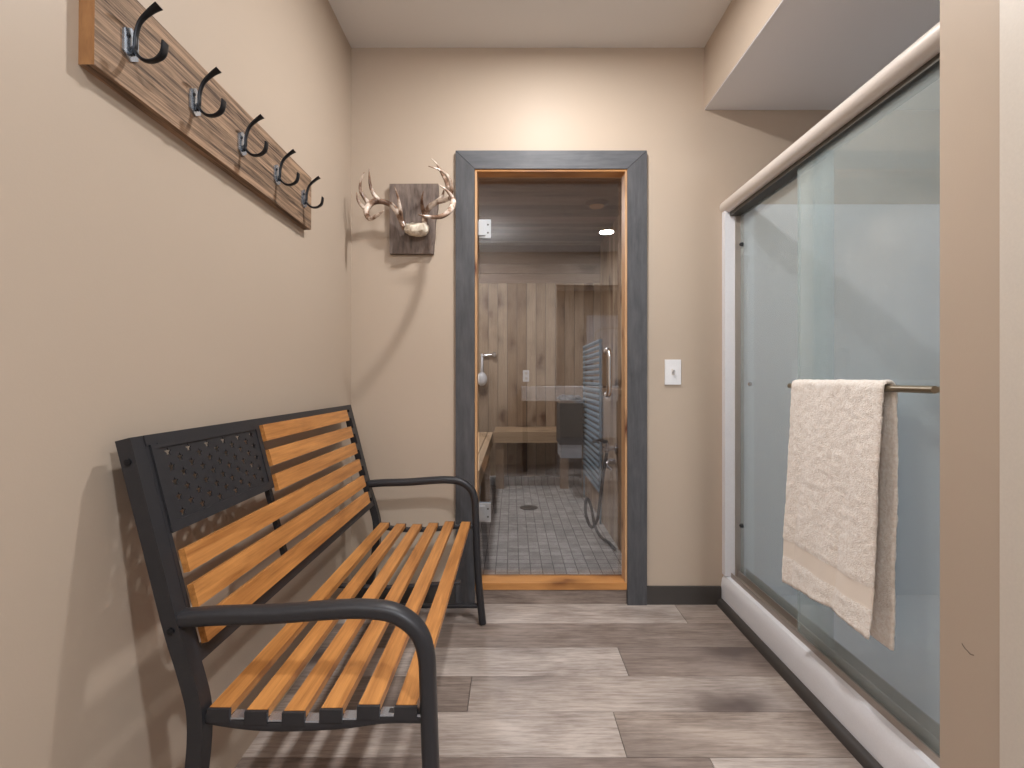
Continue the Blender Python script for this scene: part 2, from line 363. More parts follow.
# cedar jamb and threshold
jb = thing('trim_3', None, None, (0.17, YB+0.06, 0)); jb['kind'] = 'structure'
JY0, JY1 = YB-0.012, YB+0.058
obj('jamb_side', bx(-0.162, -0.153, JY0, JY1, 0.095, 1.893), M_cedar, jb)
obj('jamb_side', bx(0.494, 0.5085, JY0, JY1, 0.095, 1.893), M_cedar, jb)
obj('jamb_head', bx(-0.162, 0.5085, JY0, JY1, 1.893, 1.914), M_cedarx, jb)
th = obj('trim_4', bx(IX0+0.002, IX1-0.002, YB-0.016, YB+0.085, 0.066, 0.095), M_cedarx, kind='structure', bevel=0.004, smooth='auto')
obj('trim_5', bx(IX0+0.001, IX1-0.001, YB-0.006, YB+0.12, 0.0, 0.066, 0.3), M_floor, kind='structure')
obj('baseboard_back', bx(CX1+0.001, 0.914, YB-0.013, YB, 0.0, 0.078), M_base, kind='structure', bevel=0.003)
obj('baseboard_left_back', bx(XL, CX0-0.001, YB-0.013, YB, 0.0, 0.078), M_base, kind='structure', bevel=0.003)

# ---------------------------------------------------------------- sauna room
SY0, SY1, SZ, SC = YB+0.125, 4.90, 0.03, 2.29
SXL, SXR = -0.78, 0.85
obj('floor_sauna', bx(SXL, SXR, SY0, SY1, -0.05, SZ), M_tile, kind='structure')
def boards(axis, a0, a1, step, place, gap=0.0022, seed=1):
    bm = B(); r = random.Random(seed); a = a0
    while a < a1-1e-4:
        b = min(a+step, a1); place(bm, a+gap/2, b-gap/2, r.random()); a = b
    return bm
bm = boards('x', SXL, SXR, 0.092, lambda m, a, b, t: box(m, a, b, SY1, SY1+0.02, SZ, 1.90, t), gap=0.004)
obj('wall_sauna_far', bm, M_pine, kind='structure')
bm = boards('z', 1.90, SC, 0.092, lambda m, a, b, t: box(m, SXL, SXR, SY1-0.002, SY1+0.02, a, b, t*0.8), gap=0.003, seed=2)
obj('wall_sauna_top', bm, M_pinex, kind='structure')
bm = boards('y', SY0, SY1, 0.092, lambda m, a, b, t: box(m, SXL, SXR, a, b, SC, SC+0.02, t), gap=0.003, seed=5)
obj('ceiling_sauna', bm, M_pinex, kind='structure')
bm = boards('y', SY0, SY1, 0.092, lambda m, a, b, t: box(m, SXL-0.02, SXL, a, b, SZ, SC, t), seed=6)
obj('wall_sauna_left', bm, M_pine, kind='structure')
bm = boards('y', SY0, SY1, 0.092, lambda m, a, b, t: box(m, SXR, SXR+0.02, a, b, SZ, SC, t), seed=7)
obj('wall_sauna_right', bm, M_pine, kind='structure')
bm = B(); box(bm, SXL-0.1, SXR+0.1, SY1+0.03, SY1+0.08, -0.05, SC+0.1); box(bm, SXL-0.1, SXR+0.1, SY0, SY1, SC+0.03, SC+0.1)
box(bm, SXL-0.1, SXL-0.03, SY0, SY1, -0.05, SC+0.1); box(bm, SXR+0.03, SXR+0.1, SY0, SY1, -0.05, SC+0.1)
obj('wall_sauna_backing', bm, M_base, kind='structure')
bm = boards('y', SY0+0.01, 4.40, 0.092, lambda m, a, b, t: box(m, 0.60, 0.62, a, b, SZ, 0.90, t), seed=8)
box(bm, 0.621, SXR-0.001, SY0+0.01, 4.40, SZ, 0.89, 0.5)
obj('wall_sauna_low', bm, M_pine, kind='structure')
obj('trim_6', bx(0.59, SXR-0.001, SY0+0.01, 4.41, 0.90, 0.925), M_pine, kind='structure', bevel=0.003)
obj('trim_7', bx(SXL, 0.60, 4.56, 4.62, SZ, SZ+0.075), M_tile, kind='structure')

# far bench and left bench (L shape)
fb = thing('sauna_bench', 'pale pine slatted sauna bench along the far wall behind the glass door', 'bench', (0.2, 4.65, SZ))
for k in range(5):
    obj('seat_slat', bx(-0.155, SXR-0.01, 4.445+k*0.09, 4.445+k*0.09+0.078, 0.50, 0.525), M_piney, fb, bevel=0.003)
obj('front_board', bx(-0.163, SXR-0.01, 4.40, 4.44, 0.43, 0.525), M_piney, fb, bevel=0.003)
obj('leg', bx(0.42, 0.49, 4.42, 4.49, SZ, 0.43), M_pine, fb); obj('leg', bx(-0.14, -0.07, 4.42, 4.49, SZ, 0.43), M_pine, fb)
lb = thing('sauna_bench', 'pale pine sauna bench running along the left sauna wall towards the glass door', 'bench', (-0.45, 3.5, SZ))
M_pinel = wood('pine_bench_lengthwise', srgb(208, 180, 146), srgb(170, 138, 104), 'Y', 7, 12, 0.5, knots=srgb(90, 60, 40), kscale=5.0, kthr=0.2)
for k in range(6):
    obj('seat_slat', bx(-0.21-k*0.09-0.078, -0.21-k*0.09, 2.55, 4.39, 0.50, 0.525), M_pinel, lb, bevel=0.003)
obj('front_board', bx(-0.205, -0.164, 2.55, 4.39, 0.43, 0.525), M_pinel, lb, bevel=0.003)
for yy in (3.85, 2.62): obj('leg', bx(-0.235, -0.17, yy, yy+0.07, SZ, 0.43), M_pine, lb, bevel=0.003)
# outlet plate, hand shower, vent, drain
op = thing('outlet_plate', 'small white outlet plate on the far pine wall of the sauna', 'outlet', (0.13, SY1, 0.98))
obj('plate', bx(0.105, 0.165, SY1-0.007, SY1-0.001, 0.955, 1.065), M_plast, op, bevel=0.002)
for z in (0.985, 1.035): obj('socket', lathe(B(), [(0.014, -0.009), (0.014, -0.007)], (0.135, SY1, z), 'Y', 20), M_trimw, op)
hs = thing('hand_shower', 'white hand shower hanging on a bracket at the left of the sauna far wall', 'shower head', (-0.29, SY1, 0.9))
bm = sweep(B(), [(-0.285, SY1-0.05, 1.22), (-0.285, SY1-0.055, 1.12), (-0.285, SY1-0.06, 1.03)], [0.011, 0.012, 0.016], seg=12); obj('handle', bm, M_plast, hs, smooth=True)
bm = lathe(B(), [(0.012, -0.03), (0.045, -0.02), (0.05, 0.0), (0.045, 0.008), (0.01, 0.01)], (-0.285, SY1-0.07, 0.98), 'Y', 28)
for v in bm.verts: v.co.z = 0.98+(v.co.z-0.98)*1.3
obj('spray_head', bm, M_plast, hs, smooth=True)
bm = B(); cyl(bm, (-0.285, SY1-0.001, 1.2), (-0.285, SY1-0.06, 1.2), 0.012); cyl(bm, (-0.285, SY1-0.03, 1.2), (-0.17, SY1-0.03, 1.215), 0.012); cyl(bm, (-0.17, SY1-0.001, 1.215), (-0.17, SY1-0.06, 1.215), 0.022)
obj('wall_bracket', bm, M_chrome, hs, smooth='auto')
bm = lathe(B(), [(0.0, 0), (0.062, 0), (0.062, -0.012), (0.05, -0.014), (0.045, -0.006), (0.0, -0.006)], (0.63, 3.79, SC-0.001))
vt = thing('ceiling_vent', 'round wooden vent in the board ceiling of the sauna', 'vent', (0.63, 3.79, SC))
obj('cover', lathe(B(), [(0.0, -0.03), (0.05, -0.03), (0.055, -0.022), (0.0, -0.02)], (0.63, 3.79, SC)), M_cedar, vt, smooth='auto')
obj('ring', lathe(B(), [(0.045, -0.02), (0.085, -0.008), (0.09, -0.001), (0.03, -0.001)], (0.63, 3.79, SC)), M_pinex, vt, smooth='auto'); bm.free()
bm = lathe(B(), [(0.0, 0), (0.066, 0), (0.066, 0.004), (0.055, 0.005), (0.0, 0.005)], (0.125, 3.77, SZ))
dr = obj('floor_drain', bm, M_dkmetal, label='round metal drain in the grey mosaic sauna floor', cat='drain', smooth='auto')
# faucet and hose on the low wall
fc = thing('utility_faucet', 'chrome utility faucet with lever on the low pine wall in the sauna', 'faucet', (0.60, 2.93, 0.58))
fy, fz = 2.93, 0.585
bm = B(); cyl(bm, (0.599, fy, fz), (0.52, fy, fz), 0.012); lathe(bm, [(0.03, 0), (0.03, -0.006), (0.014, -0.01)], (0.599, fy, fz), 'X'); cyl(bm, (0.545, fy, fz-0.02), (0.545, fy, fz+0.035), 0.013)
obj('body', bm, M_chrome, fc, smooth='auto')
bm = B(); sweep(bm, [(0.545, fy, fz+0.035), (0.50, fy-0.01, fz+0.05), (0.46, fy-0.02, fz+0.04)], [0.012, 0.009, 0.008]); obj('lever', bm, M_rubber, fc, smooth=True)
bm = B(); cyl(bm, (0.599, fy+0.03, fz-0.08), (0.555, fy+0.03, fz-0.08), 0.018); sweep(bm, [(0.56, fy+0.03, fz-0.08), (0.55, fy+0.01, fz-0.10), (0.575, fy, fz-0.12)], 0.009, smooth_n=4); obj('elbow', bm, M_chrome, fc, smooth='auto')
bm = sweep(B(), [(0.545, fy, fz-0.024), (0.535, fy, fz-0.08), (0.52, fy, 0.40), (0.505, fy+0.02, 0.25), (0.495, fy+0.04, 0.16), (0.465, fy+0.06, 0.115), (0.435, fy+0.08, 0.19), (0.445, fy+0.11, 0.27), (0.475, fy+0.14, 0.22), (0.50, fy+0.15, 0.10), (0.53, fy+0.12, 0.042), (0.56, fy+0.0, 0.041), (0.57, fy-0.1, 0.041)], 0.009, smooth_n=6, seg=10)
obj('water_hose', bm, M_rubber, label='black rubber hose looping from the chrome faucet to the sauna floor', cat='hose', smooth=True)
# ladder rack of rods on the low wall
lr = thing('towel_ladder', 'blue-grey metal rack of close horizontal rods beside the sauna side wall', 'towel rack', (0.57, 3.8, SZ))
for yy in (3.36, 4.12): obj('post', sweep(B(), [(0.583, yy, SZ), (0.583, yy, 1.24)], 0.008, seg=12), M_rod, lr, smooth='auto')
bm = sweep(B(), [(0.583, 3.36, 0.24), (0.583, 4.12, 0.24)], 0.0135, seg=10); rod = obj('rod', bm, M_rod, lr, smooth='auto')
for k in range(1, 25): copy_part(rod, lr, (0, 0, k*0.0415))

ht = thing('sauna_heater', 'dark wall-hung sauna heater with stones and pale grey lower panel', 'heater', (0.48, 4.16, 0.36))
hx0, hx1, hy0, hy1 = 0.376, 0.560, 4.02, 4.32
hb = B(); box(hb, hx0, hx1, hy0, hy1, 0.462, 0.79); obj('body', hb, M_cloth, ht, bevel=0.006)
hb = B(); box(hb, hx0, hx0+0.006, hy0, hy1, 0.791, 0.817); box(hb, hx1-0.006, hx1, hy0, hy1, 0.791, 0.817); box(hb, hx0+0.006, hx1-0.006, hy0, hy0+0.006, 0.791, 0.817); box(hb, hx0+0.006, hx1-0.006, hy1-0.006, hy1, 0.791, 0.817); obj('rim', hb, M_chrome, ht)
obj('lower_panel', bx(hx0+0.01, hx1-0.01, hy0+0.004, hy1-0.01, 0.357, 0.461), M_panelg, ht, bevel=0.004)
obj('wall_mount', bx(hx1, 0.599, 4.10, 4.24, 0.55, 0.75), M_dkmetal, ht)
rq = random.Random(9); hr = B()
for k in range(46):
    m = bmesh.ops.create_icosphere(hr, subdivisions=2, radius=0.026)['verts']
    c = Vector((rq.uniform(hx0+0.03, hx1-0.03), rq.uniform(hy0+0.03, hy1-0.03), 0.80+rq.random()*0.035)); ro = Matrix.Rotation(rq.random()*6, 3, 'Z'); se = rq.random()*50
    for v in m: v.co = c+ro@Vector((v.co.x*1.2, v.co.y*0.9, v.co.z*0.8))*(1+0.3*mnoise.noise(v.co*40+Vector((se, 0, 0))))
so = obj('stones', hr, M_rock, ht, kind='stuff')
# glass door
dt = thing('door_1', None, None, (0.17, YB+0.06, 0.063)); dt['kind'] = 'structure'
GY = YB+0.060
obj('glass', bx(-0.148, 0.492, GY, GY+0.008, 0.100, 1.888), M_glassdoor, dt)
for z in (1.66, 0.385):
    bm = B(); box(bm, -0.149, -0.095, GY-0.010, GY-0.001, z-0.042, z+0.042); box(bm, -0.149, -0.095, GY+0.009, GY+0.018, z-0.042, z+0.042); box(bm, -0.1499, -0.12, GY-0.022, GY-0.010, z-0.032, z+0.032)
    h = obj('hinge', bm, M_hinge, dt, bevel=0.0015, smooth='auto')
    for dz in (-0.018, 0.018): obj('hinge_screw', lathe(B(), [(0.004, -0.0125), (0.004, -0.010)], (-0.108, GY, z+dz), 'Y', 12), M_dkmetal, h)
hp = B(); hx = 0.428
sweep(hp, [(hx, GY, 1.112), (hx, GY-0.03, 1.115), (hx, GY-0.05, 1.10), (hx, GY-0.055, 1.075), (hx, GY-0.055, 1.02), (hx, GY-0.055, 0.95), (hx, GY-0.05, 0.925), (hx, GY-0.03, 0.912), (hx, GY, 0.915)], 0.010, smooth_n=5)
for z in (1.112, 0.915): lathe(hp, [(0.016, -0.006), (0.016, 0)], (hx, GY-0.001, z), 'Y')
obj('pull_handle', hp, M_chrome, dt, smooth='auto')

# ---------------------------------------------------------------- light switch
sw = thing('light_switch', 'white toggle light switch plate on the beige wall beside the door', 'light switch', (0.705, YB, 0.96))
obj('plate', bx(0.670, 0.740, YB-0.007, YB, 0.961, 1.071), M_plast, sw, bevel=0.003, smooth='auto')
bm = B(); box(bm, 0.699, 0.711, YB-0.0085, YB-0.006, 1.003, 1.029); obj('toggle_slot', bm, M_trimw, sw)
bm = prism(B(), [(0.7005, YB-0.008, 1.008), (0.7005, YB-0.008, 1.020), (0.7005, YB-0.024, 1.030), (0.7005, YB-0.024, 1.024)], (0.7005, 0, 0), (0.7095, 0, 0)); obj('toggle', bm, M_plast, sw)
for z in (0.986, 1.046): obj('screw', lathe(B(), [(0.003, -0.008), (0.003, -0.006)], (0.705, YB, z), 'Y', 12), M_plast, sw)

# ================================================================ COAT RACK
cr = thing('coat_rack', 'long weathered wood coat rack with five black double hooks on left wall', 'coat rack', (XL, 1.28, 1.49))
RX = XL+0.026
bm = bx(XL, RX, 0.83, 1.727, 1.492, 1.668)
bo = obj('board', bm, M_rack, cr, bevel=0.002); bo.data.materials.append(M_rackend)
for p in bo.data.polygons:
    if abs(p.normal.y) > 0.9: p.material_index = 1
def hook_bm(y, z):
    bm = B(); x = RX+0.004
    # upper prong and lower prong, flat strips bent in the plane across the board
    sweep(bm, [(x+0.002, y, z-0.018), (x+0.007, y, z-0.004), (x+0.008, y, z+0.018), (x+0.016, y, z+0.042), (x+0.034, y, z+0.060), (x+0.049, y, z+0.070)],
          [0.004, 0.0045, 0.0045, 0.005, 0.007, 0.010], [0.003, 0.003, 0.003, 0.0028, 0.0026, 0.0022], side=(0, 1, 0), smooth_n=5, power=3)
    sweep(bm, [(x+0.004, y, z-0.004), (x+0.010, y, z-0.017), (x+0.024, y, z-0.028), (x+0.042, y, z-0.028), (x+0.056, y, z-0.017), (x+0.060, y, z+0.004)],
          [0.004, 0.0045, 0.005, 0.006, 0.008, 0.009], [0.003, 0.003, 0.003, 0.0026, 0.0024, 0.002], side=(0, 1, 0), smooth_n=5, power=3)
    return bm
HY = [0.905, 1.09, 1.28, 1.47, 1.66]; hz = 1.574
h0 = obj('hook', hook_bm(HY[0], hz), M_iron, cr, smooth='auto')
bm = B(); prism(bm, [(RX+0.0005, HY[0]-0.017, hz-0.020), (RX+0.0005, HY[0], hz-0.03), (RX+0.0005, HY[0]+0.017, hz-0.020), (RX+0.0005, HY[0]+0.017, hz+0.020), (RX+0.0005, HY[0], hz+0.03), (RX+0.0005, HY[0]-0.017, hz+0.020)], (0, 0, 0), (0.004, 0, 0))
hp0 = obj('hook_plate', bm, M_platesteel, h0, bevel=0.001)
hs0 = obj('hook_screw', lathe(B(), [(0.004, 0.0045), (0.003, 0.007)], (RX, HY[0]-0.008, hz+0.012), 'X', 12), M_iron, h0)
for y in HY[1:]:
    h = copy_part(h0, cr, (0, y-HY[0], 0)); copy_part(hp0, h); copy_part(hs0, h)
cr.rotation_euler = (-0.010, 0, 0); cr.location.z += 0.004

# ================================================================ ANTLER MOUNT
am = thing('antler_mount', 'deer antlers with skull cap on a weathered wood plaque', 'antlers', (-0.43, YB, 1.53))
px0, px1, pz0, pz1 = (389.5-512)/227.7, (438.5-512)/227.7, CH+(378-255)/227.7, CH+(378-186)/227.7
bm = B(); poly = [(px0*2.215/2.24, YB-0.026, pz0), (px1-0.02, YB-0.026, pz0)]
rp = random.Random(4)
for k in range(9): poly.append((px1-0.016+0.02*k/9+rp.uniform(-0.004, 0.004), YB-0.026, pz0+0.012+(pz1-pz0-0.02)*k/9))
poly += [(px1+0.002, YB-0.026, pz1+0.001), (px0*2.215/2.24, YB-0.026, pz1)]
prism(bm, poly, (0, YB-0.026, 0), (0, YB-0.001, 0)); obj('plaque', bm, M_barn, am, bevel=0.0015)
def A(u, v, y):
    y = YB-(YB-y)*(0.72 if u < 345 and y < 2.17 else 1.0)
    px, py = 350+u/6.4, 140+v/6.4
    return ((px-512)*y/F, y, CH-(py-378)*y/F)
def antler(name, beam, tines):
    bm = B(); sweep(bm, [A(*p[:3]) for p in beam], [p[3] for p in beam], seg=10, smooth_n=5)
    for t in tines:
        n = len(t)-1
        sweep(bm, [A(*p) for p in t], [0.0102*(1-0.84*(i/n)**1.3) for i in range(n+1)], seg=8, smooth_n=5)
    return obj(name, bm, M_horn, am, smooth=True)
antler('left_antler', [(352, 570, 2.175, .012), (322, 500, 2.15, .0125), (285, 435, 2.13, .012), (240, 405, 2.115, .011), (190, 392, 2.10, .012), (140, 400, 2.08, .014), (108, 440, 2.06, .013), (108, 480, 2.04, .011), (130, 503, 2.02, .010), (170, 485, 1.99, .007), (218, 450, 1.96, .002)],
       [[(112, 450, 2.06), (80, 425, 2.05), (50, 385, 2.04), (42, 335, 2.03)],
        [(125, 410, 2.07), (95, 375, 2.06), (66, 320, 2.05), (70, 258, 2.04), (92, 206, 2.03)],
        [(190, 392, 2.09), (150, 345, 2.08), (130, 290, 2.07), (124, 235, 2.06), (124, 183, 2.05)],
        [(330, 520, 2.15), (322, 450, 2.10), (308, 370, 2.07), (284, 297, 2.05)],
        [(300, 450, 2.135), (285, 425, 2.12), (265, 397, 2.10)]])
antler('right_antler', [(478, 560, 2.175, .012), (480, 490, 2.15, .0125), (505, 435, 2.13, .012), (550, 400, 2.115, .011), (600, 385, 2.10, .011), (640, 370, 2.07, .011), (660, 390, 2.04, .012), (652, 430, 2.01, .0125), (620, 470, 1.98, .010), (570, 492, 1.95, .009), (500, 490, 1.92, .006), (437, 478, 1.90, .002)],
       [[(662, 400, 2.04), (650, 360, 2.04), (615, 320, 2.03), (570, 287, 2.02)],
        [(625, 375, 2.08), (650, 320, 2.07), (630, 240, 2.05), (580, 195, 2.03), (502, 167, 2.01)],
        [(640, 345, 2.08), (618, 270, 2.09), (590, 215, 2.10), (555, 155, 2.11), (518, 115, 2.12)],
        [(485, 500, 2.15), (465, 440, 2.11), (460, 380, 2.08), (470, 325, 2.06)],
        [(550, 400, 2.115), (590, 360, 2.11), (602, 312, 2.105)]])
# ray through a blob for the skull cap
bm = B(); bmesh.ops.create_icosphere(bm, subdivisions=4, radius=1.0)
cx, cy, cz = A(425, 572, 2.175)
for v in bm.verts:
    c = v.co.copy(); n = mnoise.noise(c*2.3)*0.13+mnoise.noise(c*6)*0.05
    hx_, hz_ = 0.052*(1+n), 0.029*(1+n)
    x = math.copysign(abs(c.x)**0.8, c.x)*hx_; z = math.copysign(abs(c.z)**0.7, c.z)*hz_*(1.0+0.15*c.x); y = c.y*0.04*(1+n)
    x *= 1-0.14*max(0, -c.z)*1.2; z -= 0.004*math.exp(-(c.x/0.12)**2) if c.z > 0 else 0; z -= 0.003 if c.z > 0 and abs(c.x) < 0.5 else 0
    v.co = Vector((cx+x, cy+y, cz+z))
obj('skull_cap', bm, M_bone, am, smooth=True)

# ================================================================ BENCH
bn = thing('garden_bench', 'black metal bench with orange wood slats and star cutout panel', 'bench', (-0.40, 1.48, 0))
YN, YF = 0.873, 2.075        # outer faces of the two end frames
PWD = 0.030                  # post width along Y
def backx(z): return -0.583-(z-0.59)*0.2575     # front face of the backrest plane at height z
slope = Vector((-0.2575, 0, 1)).normalized(); nrm = Vector((1, 0, 0.2575)).normalized()
def bp(y, z, d=0.0):
    return Vector((backx(z), y, z))+nrm*d
def bpanel(bm, ya, yb, za, zb, d0, d1):
    vs = [bp(ya, za, d0), bp(yb, za, d0), bp(yb, zb, d0), bp(ya, zb, d0)]
    return prism(bm, vs, Vector((0, 0, 0)), nrm*(d1-d0))
ZT = 0.884
# rear posts/legs: slanting back, kinked at the seat, splayed backwards to the floor
def rear_post(yc):
    pts = [bp(yc, ZT, -0.012), bp(yc, 0.70, -0.012), bp(yc, 0.56, -0.012), (-0.560, yc, 0.47), (-0.545, yc, 0.40), (-0.550, yc, 0.30), (-0.575, yc, 0.16), (-0.620, yc, 0.006)]
    return sweep(B(), pts, PWD/2*1.414, 0.0135*1.414, side=(0, 1, 0), seg=4, smooth_n=4)
obj('rear_leg', rear_post(YN+PWD/2), M_black, bn, smooth='auto', bevel=0.002); obj('rear_leg', rear_post(YF-PWD/2), M_black, bn, smooth='auto', bevel=0.002)
# one bent tube: armrest and front leg
def arm_pts(yc):
    return [(-0.585, yc, 0.565), (-0.52, yc, 0.570), (-0.42, yc, 0.573), (-0.32, yc, 0.580), (-0.262, yc, 0.582), (-0.208, yc, 0.575), (-0.168, yc, 0.547), (-0.151, yc, 0.505), (-0.147, yc, 0.44), (-0.142, yc, 0.30), (-0.132, yc, 0.14), (-0.118, yc, 0.006)]
for yc in (YN+0.020, YF-0.020):
    obj('armrest', sweep(B(), arm_pts(yc), 0.0195, 0.0145, side=(0, 1, 0), seg=18, smooth_n=6, power=2.8), M_black, bn, smooth='auto')
    # seat support bar, curved, and low stretcher
    bar = sweep(B(), [(-0.552, yc, 0.398), (-0.47, yc, 0.385), (-0.40, yc, 0.381), (-0.30, yc, 0.385), (-0.22, yc, 0.395), (-0.148, yc, 0.395)], 0.012, 0.009, side=(0, 1, 0), seg=12, smooth_n=4, power=4)
    obj('seat_support', bar, M_black, bn, smooth='auto')
    obj('stretcher', sweep(B(), [(-0.598, yc, 0.075), (-0.126, yc, 0.075)], 0.010, 0.008, side=(0, 1, 0), seg=12, power=4), M_black, bn, smooth='auto')
for yc in (YN, YF-PWD+0.02):
    for z in (0.845, 0.555):
        yy = YN-0.002 if yc == YN else YF+0.0
        obj('bolt', lathe(B(), [(0.006, 0), (0.006, 0.003), (0.003, 0.004)] if yc != YN else [(0.003, -0.002), (0.006, -0.001), (0.006, 0.003)], bp(yy, z, -0.012), 'Y', 14), M_iron, bn, smooth='auto')
# back frame rails
a0, a1 = YN+PWD, YF-PWD
obj('top_rail', bpanel(B(), a0, a1, 0.866, ZT, -0.018, 0.004), M_black, bn, bevel=0.002)
obj('bottom_rail', bpanel(B(), a0, a1, 0.482, 0.502, -0.018, 0.002), M_black, bn, bevel=0.002)
obj('back_stile', bpanel(B(), a0, a0+0.010, 0.502, 0.866, -0.016, 0.002), M_black, bn, bevel=0.0015)
obj('back_stile', bpanel(B(), a1-0.010, a1, 0.502, 0.866, -0.016, 0.002), M_black, bn, bevel=0.0015)
obj('middle_strut', bpanel(B(), 1.302, 1.318, 0.502, 0.866, -0.022, -0.010), M_black, bn, bevel=0.001)
PZ0, PZ1, PY0, PY1 = 0.708, 0.866, 0.913, 1.296
fr = B()
bpanel(fr, PY0-0.002, PY0+0.016, PZ0, PZ1, -0.012, 0.006); bpanel(fr, PY1-0.012, PY1+0.006, PZ0, PZ1, -0.012, 0.006)
bpanel(fr, PY0+0.016, PY1-0.012, PZ0, PZ0+0.018, -0.012, 0.006); bpanel(fr, PY0+0.016, PY1-0.012, PZ1-0.008, PZ1+0.001, -0.012, 0.006)
pf = obj('panel_frame', fr, M_black, bn)
# star panel: outline with 50 star holes
cu = bpy.data.curves.new('star_panel', 'CURVE'); cu.dimensions = '2D'; cu.fill_mode = 'BOTH'; cu.extrude = 0.0012
def spline(pts):
    s = cu.splines.new('POLY'); s.points.add(len(pts)-1)
    for k, (x, y) in enumerate(pts): s.points[k].co = (x, y, 0, 1)
    s.use_cyclic_u = True
LW = (PY1-0.010)-(PY0+0.014); k_ = math.sqrt(1+0.2575**2); LH = (PZ1-0.006-(PZ0+0.016))*k_
spline([(0, 0), (LW, 0), (LW, LH), (0, LH)])
sr = 0.0102
for row in range(9):
    n = 6 if row % 2 == 0 else 5
    for c in range(n):
        x = LW*0.075+(c+(0 if n == 6 else 0.5))*LW*0.85/5; y = LH*0.09+row*LH*0.82/8
        spline([(x+(sr if q % 2 == 0 else sr*0.42)*math.sin(q*PI/5), y+(sr if q % 2 == 0 else sr*0.42)*math.cos(q*PI/5)) for q in range(10)])
tmp = bpy.data.objects.new('tmp', cu); C.objects.link(tmp); bpy.context.view_layer.update()
me = bpy.data.meshes.new_from_object(tmp.evaluated_get(bpy.context.evaluated_depsgraph_get())); bpy.data.objects.remove(tmp)
o3 = bp(PY0+0.014, PZ0+0.016, 0.002)
mat = Matrix(((0, slope.x, nrm.x, o3.x), (1, slope.y, nrm.y, o3.y), (0, slope.z, nrm.z, o3.z), (0, 0, 0, 1)))
bm = B(); bm.from_mesh(me); bmesh.ops.transform(bm, matrix=mat, verts=bm.verts)
obj('star_panel', bm, M_black, bn, label='black metal panel with rows of cut-out stars')
# back slats
zs = [0.845-0.0632*i for i in range(6)]
for i, z in enumerate(zs):
    ya = 1.304 if i < 3 else 0.916
    o = obj('back_slat', bpanel(B(), ya, YF-PWD-0.075, z-0.0205, z+0.0205, 0.003, 0.015), M_slat, bn, bevel=0.003)
    obj('slat_bracket', bpanel(B(), YF-PWD-0.085, YF-PWD-0.011, z-0.012, z+0.012, -0.003, 0.003), M_black, bn)
# seat slats with black end caps
XS = [-0.508+0.0648*i for i in range(6)]; ZSL = [0.402, 0.398, 0.396, 0.401, 0.407, 0.406]
for x, z in zip(XS, ZSL):
    s = obj('seat_slat', bx(x-0.0178, x+0.0178, YN+0.012, YF-0.040, z-0.003, z+0.013), M_slat, bn, bevel=0.0025)
    obj('end_cap', bx(x-0.0195, x+0.0195, YN+0.006, YN+0.013, z-0.010, z+0.012), M_black, s, bevel=0.001)
    obj('end_cap', bx(x-0.0195, x+0.0195, YF-0.041, YF-0.034, z-0.010, z+0.012), M_black, s, bevel=0.001)
    obj('slat_bracket', bx(x+0.019, x+0.044, YN+0.008, YN+0.030, z-0.006, z-0.003), M_platesteel, s)
obj('seat_crossbar', bx(-0.33, -0.30, YN+0.03, YF-0.03, 0.385, 0.395), M_black, bn) if False else None
obj('seat_brace', sweep(B(), [(-0.545, 1.48, 0.390), (-0.45, 1.48, 0.384), (-0.36, 1.48, 0.381), (-0.25, 1.48, 0.388), (-0.15, 1.48, 0.396)], 0.012, 0.005, side=(0, 1, 0), seg=8, smooth_n=4, power=4), M_black, bn)

bn.rotation_euler = (-0.005, 0, 0)
# ================================================================ SHOWER
SX = 0.955
sb = thing('shower_tray', 'white acrylic shower base with raised curb under the glass doors', 'shower base', (1.4, 1.65, 0))
cy0, cy1 = 1.057, YB-0.001
prof = [(0.918, 0.0), (0.918, 0.085), (0.922, 0.112), (0.930, 0.126), (0.944, 0.130), (1.03, 0.124), (1.05, 0.10), (1.06, 0.05), (1.06, 0.0)]
obj('curb', prism(B(), [(x, cy0, z) for x, z in prof], (0, cy0, 0), (0, cy1, 0)), M_white, sb, smooth='auto')
obj('pan', bx(1.05, 1.895, cy0, cy1, 0.0, 0.045), M_white, sb)
obj('baseboard_shower', prism(B(), [(0.893, cy0, 0.0), (0.895, cy0, 0.012), (0.903, cy0, 0.024), (0.912, cy0, 0.028), (0.917, cy0, 0.028), (0.917, cy0, 0.0)], (0, cy0, 0), (0, YB-0.014, 0)), M_base, kind='structure', smooth='auto')
obj('wall_shower_end', bx(0.975, 1.8735, YB-0.022, YB-0.001, 0.046, 1.745), M_white, kind='structure', bevel=0.004)
obj('wall_shower_outer', bx(1.8745, 1.899, 1.08, YB-0.0225, 0.046, 1.745), M_white, kind='structure', bevel=0.004)
obj('wall_shower_near', bx(0.99, 1.8735, 1.0565, 1.075, 0.046, 1.745), M_white, kind='structure', bevel=0.004)
sf = thing('shower_enclosure', 'metal shower door frame with rounded top rail and lower track', 'shower frame', (0.96, 1.65, 0.13))
RZ = 1.737
rl = B(); cc = 0.945
pp = []
for k in range(25):
    a = PI*0.5+PI*k/24
    pp.append((cc+0.034*math.cos(a)*1.0, cy0, RZ-0.0+0.030*math.sin(a)))
pp += [(cc+0.055, cy0, RZ-0.030), (cc+0.055, cy0, RZ+0.030)]
obj('top_rail', prism(rl, pp, (0, cy0, 0), (0, cy1, 0)), M_rail, sf, smooth='auto')
obj('rail_channel', bx(0.942, 1.0, cy0, cy1, RZ-0.046, RZ-0.0302), M_dkmetal, sf)
obj('side_jamb', bx(0.922, 0.965, YB-0.032, YB-0.001, 0.132, RZ-0.005), M_white, sf, bevel=0.006, seg=3, smooth='auto')
